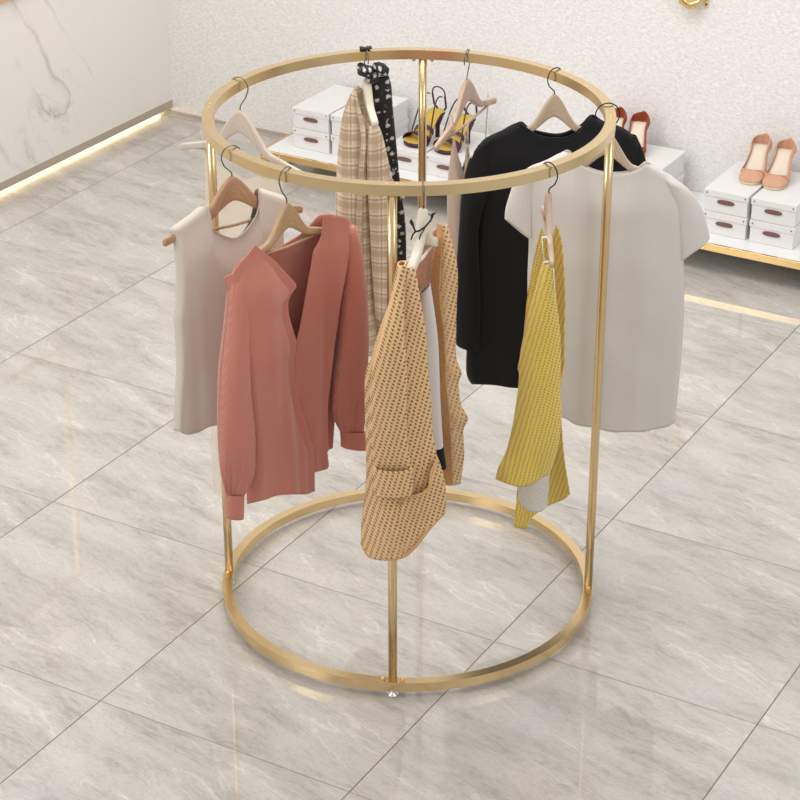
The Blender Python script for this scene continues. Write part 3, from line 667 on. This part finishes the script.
# ================================================================== taupe camisole
h7, P7, B7 = hanger(101.5, -84, 1.297, .21, .115, W_TAUPE, STEEL, 'taupe wooden hanger with trouser bar at the back of the ring beside the black sweatshirt', side=1, bar=.88)
dv7 = Vector((math.cos(math.radians(-84)), math.sin(math.radians(-84)), 0)); ob7 = Vector((B7[0], B7[1], 0))
CN = Plane(ob7 + dv7 * .14, 30)
d = empty('camisole', (B7[0], B7[1], .7), 'taupe camisole with thin straps hanging left of the black sweatshirt', 'camisole')
b = WB()
sheet(b, CN, [(451.5, 150), (453.8, 135), (456.5, 148), (460, 161), (464, 171), (465, 160), (466.5, 145), (468.5, 145)], [(468.5, 145), (472, 190), (474, 250), (474, 320)], [(449, 330), (458, 333), (466, 328), (474, 320)], [(451.5, 150), (448, 180), (447.3, 205), (448, 260), (449, 330)], 0, bulge(.003, .025), seed=91, amp=.005, nS=50)
sheet(b, CN, [(451.5, 150), (456, 160), (462, 168), (468.5, 145)], [(468.5, 145), (472, 190), (474, 250), (474, 320)], [(449, 328), (458, 330), (466, 325), (474, 320)], [(451.5, 150), (448, 180), (447.3, 205), (448, 260), (449, 328)], 0, bulge(-.003, -.025), seed=93, amp=.004)
b.build('body', CAMI, d, solid=.0015)
b = WB(); b.tube([px(CN, q) for q in ((454, 136), (453.4, 128), (452.5, 118), (450.5, 113.5), (448.5, 117))], .0017, 6); b.build('strap', CAMI, d)
b = WB(); b.tube([px(CN, q, -.01) for q in ((467.5, 147), (467.6, 135), (467.5, 121))], [.0055, .005, .0045], 8, flat=.35); b.build('strap', CAMI, d)
CF = Plane(ob7 - dv7 * .12, 30)
b = WB(); b.tube([px(CF, q) for q in ((485, 150), (486, 130), (487.5, 108), (488, 92))], .0014, 6); b.build('strap', CAMI, d)

# ================================================================== black sweatshirt
h8, P8, B8 = hanger(69.7, 33, 1.308, .135, .112, W_GREY, DARKST, 'grey-oak hanger inside the black sweatshirt at the back right', side=-1, bar=0)
d = empty('sweatshirt', (B8[0], B8[1], .6), 'black long-sleeved sweatshirt hanging at the back right behind the white tee', 'sweatshirt')
PB = Plane(B8, 32)
b = WB()
tF = [(476, 150), (485, 139), (501, 131), (520, 122.6), (532, 132), (541, 135.8), (549, 137.5), (563, 137.5), (571, 135), (578, 130.5), (592, 117), (603, 121), (618, 126), (630, 133), (640, 145)]
L_ = [(476, 150), (477, 185), (478, 218), (473, 270), (469, 320), (467, 351), (467, 374), (472, 384)]
R_ = [(640, 145), (632, 190), (624, 240), (618, 310), (612, 380)]
sheet(b, PB, tF, R_, [(472, 384), (495, 385), (517.5, 388), (560, 388), (612, 380)], L_, .0, bulge(.013, .04, .5, .12, (.27, .71)), seed=101, amp=.016, freq=11, nS=90, nT=70)
tB = [(476, 150), (485, 139), (501, 131), (520, 122.6), (531, 130), (549, 134.5), (563, 134.5), (580, 127), (592, 116), (603, 121), (618, 126), (630, 133), (640, 145)]
sheet(b, PB, tB, R_, [(472, 382), (495, 383), (517.5, 386), (560, 386), (612, 378)], L_, .0, bulge(-.013, -.035, .5, .12, (.27, .71)), seed=103, amp=.006, nS=70, nT=50)
b.build('body', BLACK, d, solid=.003, weld=True)
b = WB(); T = Poly([PB.uz(q, .008) for q in tF[3:11]]); b.tube([PB.P(*T(k / 40), .011) for k in range(41)], .0026, 8)
T = Poly([PB.uz(q, -.008) for q in tB[3:9]]); b.tube([PB.P(*T(k / 40), -.009) for k in range(41)], .0026, 8); b.build('collar', cloth_mat('black_rib', (20, 20, 21), 300, .5, .1), d)
b = WB()
tubecloth(b, PB, [(478, 147), (469, 162), (464, 182), (461.5, 200), (459, 238), (456.4, 277), (456, 310), (456.4, 343)], [(492, 138), (490, 180), (480, 217), (477.5, 238), (479, 270), (480, 300), (479.5, 325), (479, 348)], .012, .03, seed=105, amp=.008, power=.8, dfun=lambda t: .012 + .02 * smooth(t, 0, .3)); b.build('sleeve', BLACK, d, solid=.003)
b = WB()
tubecloth(b, PB, [(626, 134), (632, 190), (630, 240), (630, 290), (629, 330)], [(636, 136), (645, 159), (651, 200), (652, 270), (650, 330)], -.005, .02, seed=107, amp=.005, dfun=lambda t: .010 + .014 * smooth(t, 0, .3)); b.build('sleeve', BLACK, d, solid=.003)
b = WB(); b.tube([px(PB, (473.2, 152.5), .038), px(PB, (471.5, 158), .040)], .0012, 6); b.build('stitch_mark', WHITEPL, d)

# ================================================================== white tee
h9, P9, B9 = hanger(34.7, 30, 1.306, .145, .115, W_GREY, DARKST, 'grey-oak hanger inside the white tee at the right post', side=1, bar=0, hookr=.03)
d = empty('tee_shirt', (B9[0], B9[1], .5), 'loose off-white short-sleeved tee hanging on the right of the rack', 'shirt')
PW = Plane(B9, 30)
b = WB()
tF = [(524, 172), (532, 166), (546, 160.5), (567, 151), (576, 159.5), (583, 164), (598.5, 169.5), (612, 171.6), (626, 171), (638, 167.5), (647, 163), (660, 169), (676, 180)]
L_ = [(524, 172), (526, 200), (529, 238), (528, 270), (528, 300), (530, 350), (536, 390), (546, 412)]
R_ = [(676, 180), (682, 210), (683.5, 258), (684, 300), (682, 345), (678, 390), (674.5, 422)]
hm = [(546, 412), (562, 417.5), (568, 419.5), (577, 425), (590, 427), (600, 429.5), (612.5, 431.8), (628, 431.5), (642.5, 431.5), (655, 428.5), (666, 426.5), (674.5, 422)]
sheet(b, PW, tF, R_, hm, L_, 0, bulge(.013, .035, .7, .15, (.28, .81)), seed=111, amp=.012, freq=9, nS=90, nT=80)
tB = [(524, 172), (532, 166), (546, 160.5), (567, 151), (577, 162), (583, 166), (598.5, 172), (612, 173.5), (626, 173), (638, 169), (647, 163), (660, 169), (676, 180)]
sheet(b, PW, tB, R_, [(x, y - 3) for x, y in hm], L_, 0, bulge(-.013, -.035, .5, .15, (.28, .81)), seed=113, amp=.007, nS=80, nT=60)
b.build('body', WHITE, d, solid=.002, weld=True)
b = WB()
def sleeve2(top, out, bot, inn, off, sd):
    sheet(b, PW, top, out, bot, inn, off, lambda s, t: (.024 * math.sin(PI * s) ** .6) * smooth(t, -.02, .12), seed=sd, amp=.005, nS=30, nT=40)
    sheet(b, PW, top, out, bot, inn, off, lambda s, t: (-.02 * math.sin(PI * s) ** .6) * smooth(t, -.02, .12), seed=sd, amp=.004, nS=30, nT=40)
sleeve2([(536, 164), (530, 167), (522, 173)], [(522, 173), (515, 180), (510.8, 192), (506, 208), (505, 219)], [(532, 238), (529, 238), (517, 228.5), (505, 219)], [(536, 164), (534, 185), (533, 210), (532, 238)], .0, 115)
b.build('sleeve', WHITE, d, solid=.002)
b = WB()
sleeve2([(658, 168.5), (670, 175), (680, 182.5)], [(680, 182.5), (693, 194), (702, 209), (706.5, 224), (709.5, 238)], [(678, 264), (684, 259.5), (694, 252), (703, 246), (709.5, 238)], [(658, 168.5), (668, 198), (675, 230), (678, 264)], .0, 117)
b.build('sleeve', WHITE, d, solid=.002)

# ------------------------------------------------------------------ shoe shelf and boxes
sh = empty('shoe_shelf', (-.6, 2.62, 0), 'long low white bench with gold edging along the back wall', 'bench')
ZS = .12; YF_ = 2.40; X0, X1 = -2.05, 1.4
b = WB(); b.box((X0, YF_ + .012, ZS - .024), (X1, BW - .002, ZS)); b.build('top_board', SHELF, sh, smooth=False, bevel=.001)
b = WB(); b.box((X0 - .012, YF_, ZS - .026), (X1, YF_ + .012, ZS + .001)); b.build('gold_edge', GOLD2, sh, smooth=False, bevel=.001)
b = WB(); b.box((X0 - .012, YF_ + .012, ZS - .026), (X0, BW - .002, ZS + .001)); b.build('gold_edge', GOLD2, sh, smooth=False, bevel=.001)
for x in (X0 - .012, X1 - .03):
    for y in (YF_, BW - .05):
        b = WB(); b.box((x, y, 0), (x + .035, y + .012, ZS - .026)); b.build('leg', GOLD2, sh, smooth=False, bevel=.001)
    b = WB(); b.box((x + .002, YF_ + .012, 0), (x + .014, BW - .05, .012)); b.build('foot_rail', GOLD2, sh, smooth=False, bevel=.001)

BWD, BDP, BHT = .171, .325, .085
def shoebox(x, y, z, label, group='white lidded shoe boxes on the low bench'):
    """x, y: left end of the front"""
    e = empty('shoe_box', (x + BWD / 2, y + BDP / 2, z), label, 'box', group)
    lidh = .026
    b = MB(); b.box((-BWD / 2 + .003, -BDP / 2 + .003, 0), (BWD / 2 - .003, BDP / 2 - .003, BHT - lidh + .004)); bx_ = b.build('body', BOXW, e, smooth=False, bevel=.002)
    b = MB(); b.box((-BWD / 2, -BDP / 2, BHT - lidh), (BWD / 2, BDP / 2, BHT - .0012)); ld_ = b.build('lid', BOXW, e, smooth=False, bevel=.002)
    b = MB(); rows = []; n = 16       # leather pull, slightly sagging oval
    pr = []
    for k in range(28):
        a = 2 * PI * k / 28; pr.append((.033 * math.copysign(abs(math.cos(a)) ** .7, math.cos(a)), .0095 * math.copysign(abs(math.sin(a)) ** .8, math.sin(a)) - .002 * math.cos(a) ** 2 * 0))
    z0 = BHT - lidh - .016; yy = -BDP / 2 + .003
    fr_ = [Vector((p[0], yy - .004, z0 + p[1] * .8)) for p in pr]; bk = [Vector((p[0], yy + .0005, z0 + p[1])) for p in pr]
    b.grid([bk, fr_], [[(0, 0)] * 28] * 2, True, True, True); b.build('pull', LEATHER, bx_, smooth=False)
    for sx in (-1, 1):
        b = MB(); b.tube([(sx * (BWD / 2 - .012), -BDP / 2 + .001, BHT - lidh / 2), (sx * (BWD / 2 - .012), -BDP / 2 - .0015, BHT - lidh / 2)], .0026, 10); b.build('stud', STUD, ld_)
    return e
def stack(x, y, n, col, what):
    for k in range(n):
        lv = {(2, 0): 'bottom', (2, 1): 'top', (1, 0): 'only'}[(n, k)]
        shoebox(x, y, ZS + .0005 + k * BHT, (what[k] if isinstance(what, (list, tuple)) else what))
YB = 2.495
stack(-1.965, YB, 2, 'a', ['lower white shoe box at the left end of the bench', 'upper white shoe box at the left end of the bench'])
stack(-1.785, YB, 2, 'a', ['lower white shoe box half hidden behind the plaid shirt', 'upper white shoe box behind the plaid shirt, its far corner right of the scarf'])
stack(-1.535, YB, 1, 'b', ['single white shoe box under the left plum sandal, left of the back post'])
stack(-1.355, YB, 1, 'b', ['single white shoe box under the right plum sandal, right of the back post'])
stack(-.762, YB, 2, 'c', ['lower white shoe box hidden under the left rust pump', 'upper white shoe box holding the left rust pump'])
stack(-.575, YB, 2, 'c', ['lower white shoe box behind the white tee', 'upper white shoe box beside the white tee under the right rust pump'])
stack(-.195, YB, 2, 'd', ['lower left white shoe box below the nude pumps', 'upper left white shoe box below the nude pumps'])
stack(-.014, YB, 2, 'd', ['lower right white shoe box at the right edge, below the nude pumps', 'upper right white shoe box at the right edge, below the nude pumps'])

# ------------------------------------------------------------------ shoes
def pump(x, y, z, rz, upper, label, group, sole=SOLE, L=.20, heel=.088):
    """court shoe, toe towards -Y before turning"""
    e = empty('court_shoe', (x, y, z), label, 'shoe', group, rz)
    n = 40; plat = .010
    def bed(t):      # t 0 heel .. 1 toe
        return plat + heel * (1 - smooth(t, .12, .72)) ** 1.0 * (1 - .06 * (t < .1))
    def half(t):
        w = .025 + .004 * math.sin(PI * min(1, t / .3)) if t < .3 else .025 + .011 * smooth(t, .3, .7)
        if t < .09: w *= math.sqrt(max(0.004, 1 - ((.09 - t) / .09) ** 2))
        if t > .74: w *= math.sqrt(max(0.01, 1 - ((t - .74) / .26) ** 2)) ** .85
        return w
    def yy(t): return L * (.5 - t)
    vamp = .66
    def rim(t):      # height of the top line above the bed
        return .055 - .034 * smooth(t, -.14, .38) + .006 * smooth(t, .45, vamp)
    # upper: each row runs from right bottom over to left bottom, open in the middle before the vamp
    rows = []; uvs = []
    for i in range(n + 1):
        t = (i / n) ** 1.35; h = half(t); z0 = bed(t); row = []
        full = t >= vamp; top = rim(min(t, vamp)) if not full else rim(vamp) * (1 - smooth(t, vamp, 1.02) * .72)
        for k in range(17):
            a = k / 16
            if not full:
                if k <= 8: q = k / 8; tp_ = 1 - (.12 + .3 * (1 - smooth(t, .0, .25))) * q; row.append(Vector((h * (1 + .12 * math.sin(PI * q)) * tp_, yy(t) - .0, z0 + top * q)))
                else: q = (16 - k) / 8; tp_ = 1 - (.12 + .3 * (1 - smooth(t, .0, .25))) * q; row.append(Vector((-h * (1 + .12 * math.sin(PI * q)) * tp_, yy(t), z0 + top * q)))
            else:
                ph = PI * a; row.append(Vector((h * math.cos(ph), yy(t), z0 + top * math.sin(ph) ** .7)))
        rows.append(row); uvs.append([(v.x, v.y) for v in row])
    b = MB()
    # walls
    nv = int(math.ceil(vamp ** (1 / 1.35) * n - 1e-6))
    for sd in (0, 1):
        rr = [(r[:9] if sd == 0 else r[8:][1:]) for r in rows[:nv + 1]]
        b.grid(rr, [[(v.x, v.y) for v in r] for r in rr])
    b.grid(rows[nv:], uvs[nv:])
    b.grid([rows[0][:9], rows[0][8:][::-1]], [[(0, 0)] * 9] * 2)
    b.add(rows[-1], [tuple(range(17))])
    b.build('upper', upper, e, solid=.002)
    b = MB(); rr = []; 
    for i in range(n + 1):
        t = i / n; h = half(t) * .97; rr.append([Vector((h * c, yy(t), bed(t) + .0015 + .002 * abs(c))) for c in (-1, -.5, 0, .5, 1)])
    b.grid(rr, [[(0, 0)] * 5] * (n + 1)); b.build('insole', INSOLE, e, solid=.0015)
    b = MB(); rr = []
    for i in range(n + 1):
        t = i / n; h = half(t) * 1.01; th_ = .004 + (plat - .0045) * smooth(t, .5, .7)
        rr.append([Vector((h, yy(t), bed(t))), Vector((-h, yy(t), bed(t))), Vector((-h * .93, yy(t), bed(t) - th_)), Vector((h * .93, yy(t), bed(t) - th_))])
    b.grid(rr, [[(0, 0)] * 4] * (n + 1), True, True, True); b.build('sole', sole, e)
    b = MB(); rr = []
    for i in range(13):
        q = i / 12; zz = (bed(.06) - .003) * (1 - q); r = .0055 + .017 * (1 - smooth(q, 0, .55)); cy = yy(.03) - .018 + .007 * q
        rr.append([Vector((math.cos(a) * r, cy + math.sin(a) * r * (1.1 if math.sin(a) > 0 else .9), zz)) for a in [2 * PI * j / 16 for j in range(16)]])
    b.grid(rr, [[(0, 0)] * 16] * 13, True, True, True); b.build('heel', upper, e)
    e.scale = (1.24, 1.0, .95)
    return e
BT = ZS + 2 * BHT + .0005
pump(-.082, 2.70, BT, math.radians(7), NUDE, 'left nude suede pump on the boxes at the right edge', 'nude pumps on the shoe boxes')
pump(.012, 2.695, BT, math.radians(5), NUDE, 'right nude suede pump on the boxes at the right edge', 'nude pumps on the shoe boxes')
pump(-.655, 2.70, BT, math.radians(14), BROWNP, 'left rust-brown pump, half hidden by the right of the ring', 'rust pumps behind the black sweatshirt')
pump(-.562, 2.70, BT, math.radians(12), BROWNP, 'right rust-brown pump standing behind the shoulder of the black sweatshirt', 'rust pumps behind the black sweatshirt')

def sandal(x, y, z, rz, label, group):
    e = empty('strappy_sandal', (x, y, z), label, 'shoe', group, rz)
    L = .19; n = 36; heel = .08; plat = .012
    bed = lambda t: plat + heel * (1 - smooth(t, .15, .72)); yy = lambda t: L * (.5 - t)
    def half(t):
        w = .024 if t < .3 else .024 + .012 * smooth(t, .3, .72)
        if t < .12: w *= math.sqrt(max(.03, 1 - ((.12 - t) / .12) ** 2))
        if t > .8: w *= math.sqrt(max(.02, 1 - ((t - .8) / .2) ** 2))
        return w
    b = MB(); rr = []
    for i in range(n + 1):
        t = i / n; h = half(t); rr.append([Vector((h * c, yy(t), bed(t) + .003 + .002 * abs(c))) for c in (-1, -.5, 0, .5, 1)])
    b.grid(rr, [[(0, 0)] * 5] * (n + 1)); b.build('insole', MUSTARD, e, solid=.002)
    b = MB(); rr = []
    for i in range(n + 1):
        t = i / n; h = half(t) * 1.03; th_ = .005 + (plat - .0055) * smooth(t, .5, .72)
        rr.append([Vector((h, yy(t), bed(t) + .0015)), Vector((-h, yy(t), bed(t) + .0015)), Vector((-h * .95, yy(t), bed(t) - th_)), Vector((h * .95, yy(t), bed(t) - th_))])
    b.grid(rr, [[(0, 0)] * 4] * (n + 1), True, True, True); b.build('sole', PLUM, e)
    b = MB(); rr = []
    for i in range(11):
        q = i / 10; zz = (bed(.05) - .004) * (1 - q); r = .0075 + .013 * (1 - smooth(q, 0, .6)); cy = yy(.03) - .018
        rr.append([Vector((math.cos(a) * r, cy + math.sin(a) * r, zz)) for a in [2 * PI * j / 14 for j in range(14)]])
    b.grid(rr, [[(0, 0)] * 14] * 11, True, True, True); b.build('heel', PLUM, e)
    def band(t0, t1, w, hh, name='strap'):
        """strap crossing the foot from the side at t0 to the side at t1, w wide along the shoe"""
        b = MB(); rows = []
        for k in range(19):
            a = PI * k / 18; t = t0 + (t1 - t0) * k / 18; h = half(max(.13, min(t, .8))) * 1.06
            rows.append([Vector((h * math.cos(a), yy(t + dw), bed(t + dw) + hh * math.sin(a) ** .8 + .001)) for dw in (-w / 2, -w / 4, 0, w / 4, w / 2)])
        b.grid(rows, [[(0, 0)] * 5] * 19); b.build(name, PLUM, e, solid=.0025)
    band(.80, .72, .13, .028); band(.70, .82, .12, .031); band(.52, .55, .05, .026)
    for s_ in (-1, 1):
        b = MB(); b.tube([Vector((s_ * half(t) * (1 - .0 * t), yy(t), bed(t) + .003 + .045 * math.sin(PI * q) * 1 + .06 * q)) for t, q in [(.66 - .48 * k / 16, k / 16) for k in range(17)]], .0024, 7); b.build('strap', PLUM, e)
    b = MB()   # loose ankle strap standing up behind
    pts = []
    for k in range(33):
        a = PI * k / 32; pts.append(Vector((.024 * math.cos(a), yy(.16) + .012 - .03 * math.sin(a) * 0, bed(.16) + .062 + .028 * math.sin(a) ** .7)))
    b.tube(pts, .0024, 7); b.tube([Vector((-.024, yy(.16) + .012, bed(.16) + .062)), Vector((-.023, yy(.05), bed(.1) + .02)), Vector((-.012, yy(.02), bed(0) + .004))], .0035, 7)
    b.tube([Vector((.024, yy(.16) + .012, bed(.16) + .062)), Vector((.023, yy(.05), bed(.1) + .02)), Vector((.012, yy(.02), bed(0) + .004))], .0035, 7)
    b.build('ankle_strap', PLUM, e)
    e.scale = (1.4, 1.0, 1.12)
    return e
BT1 = ZS + BHT + .0005
sandal(-1.425, 2.62, BT1, math.radians(-14), 'left plum strappy sandal with mustard insole, behind the back post', 'plum sandals on the shoe boxes')
sandal(-1.285, 2.615, BT1, math.radians(-14), 'right plum strappy sandal with mustard insole, behind the taupe hanger', 'plum sandals on the shoe boxes')

# ------------------------------------------------------------------ light
w = bpy.data.worlds.new('world'); S.world = w; w.use_nodes = True
bg = w.node_tree.nodes['Background']; bg.inputs[0].default_value = lin((253, 253, 255)); bg.inputs[1].default_value = .66
def area(name, loc, tgt, size, power, col=(255, 253, 250)):
    l = bpy.data.lights.new(name, 'AREA'); l.shape = 'RECTANGLE'; l.size, l.size_y = size; l.energy = power; l.color = lin(col)[:3]
    o = bpy.data.objects.new(name, l); COL.objects.link(o); o.location = loc
    o.rotation_euler = (Vector(tgt) - Vector(loc)).to_track_quat('-Z', 'Y').to_euler(); return o
area('overhead_area', (-.6, .2, 3.4), (-.6, .2, 0), (3.2, 2.4), 62)
area('overhead_area', (-2.0, -3.6, 2.9), (0, 0, .7), (1.6, 1.6), 50)
area('overhead_area', (3.2, -.5, 3.0), (0, .4, .8), (1.4, 1.4), 22)
area('overhead_area', (-.6, 1.2, 3.0), (-.6, 2.86, .4), (3.6, .5), 20)  # added fill lamp, no fixture in view: brightens the back wall and boxes
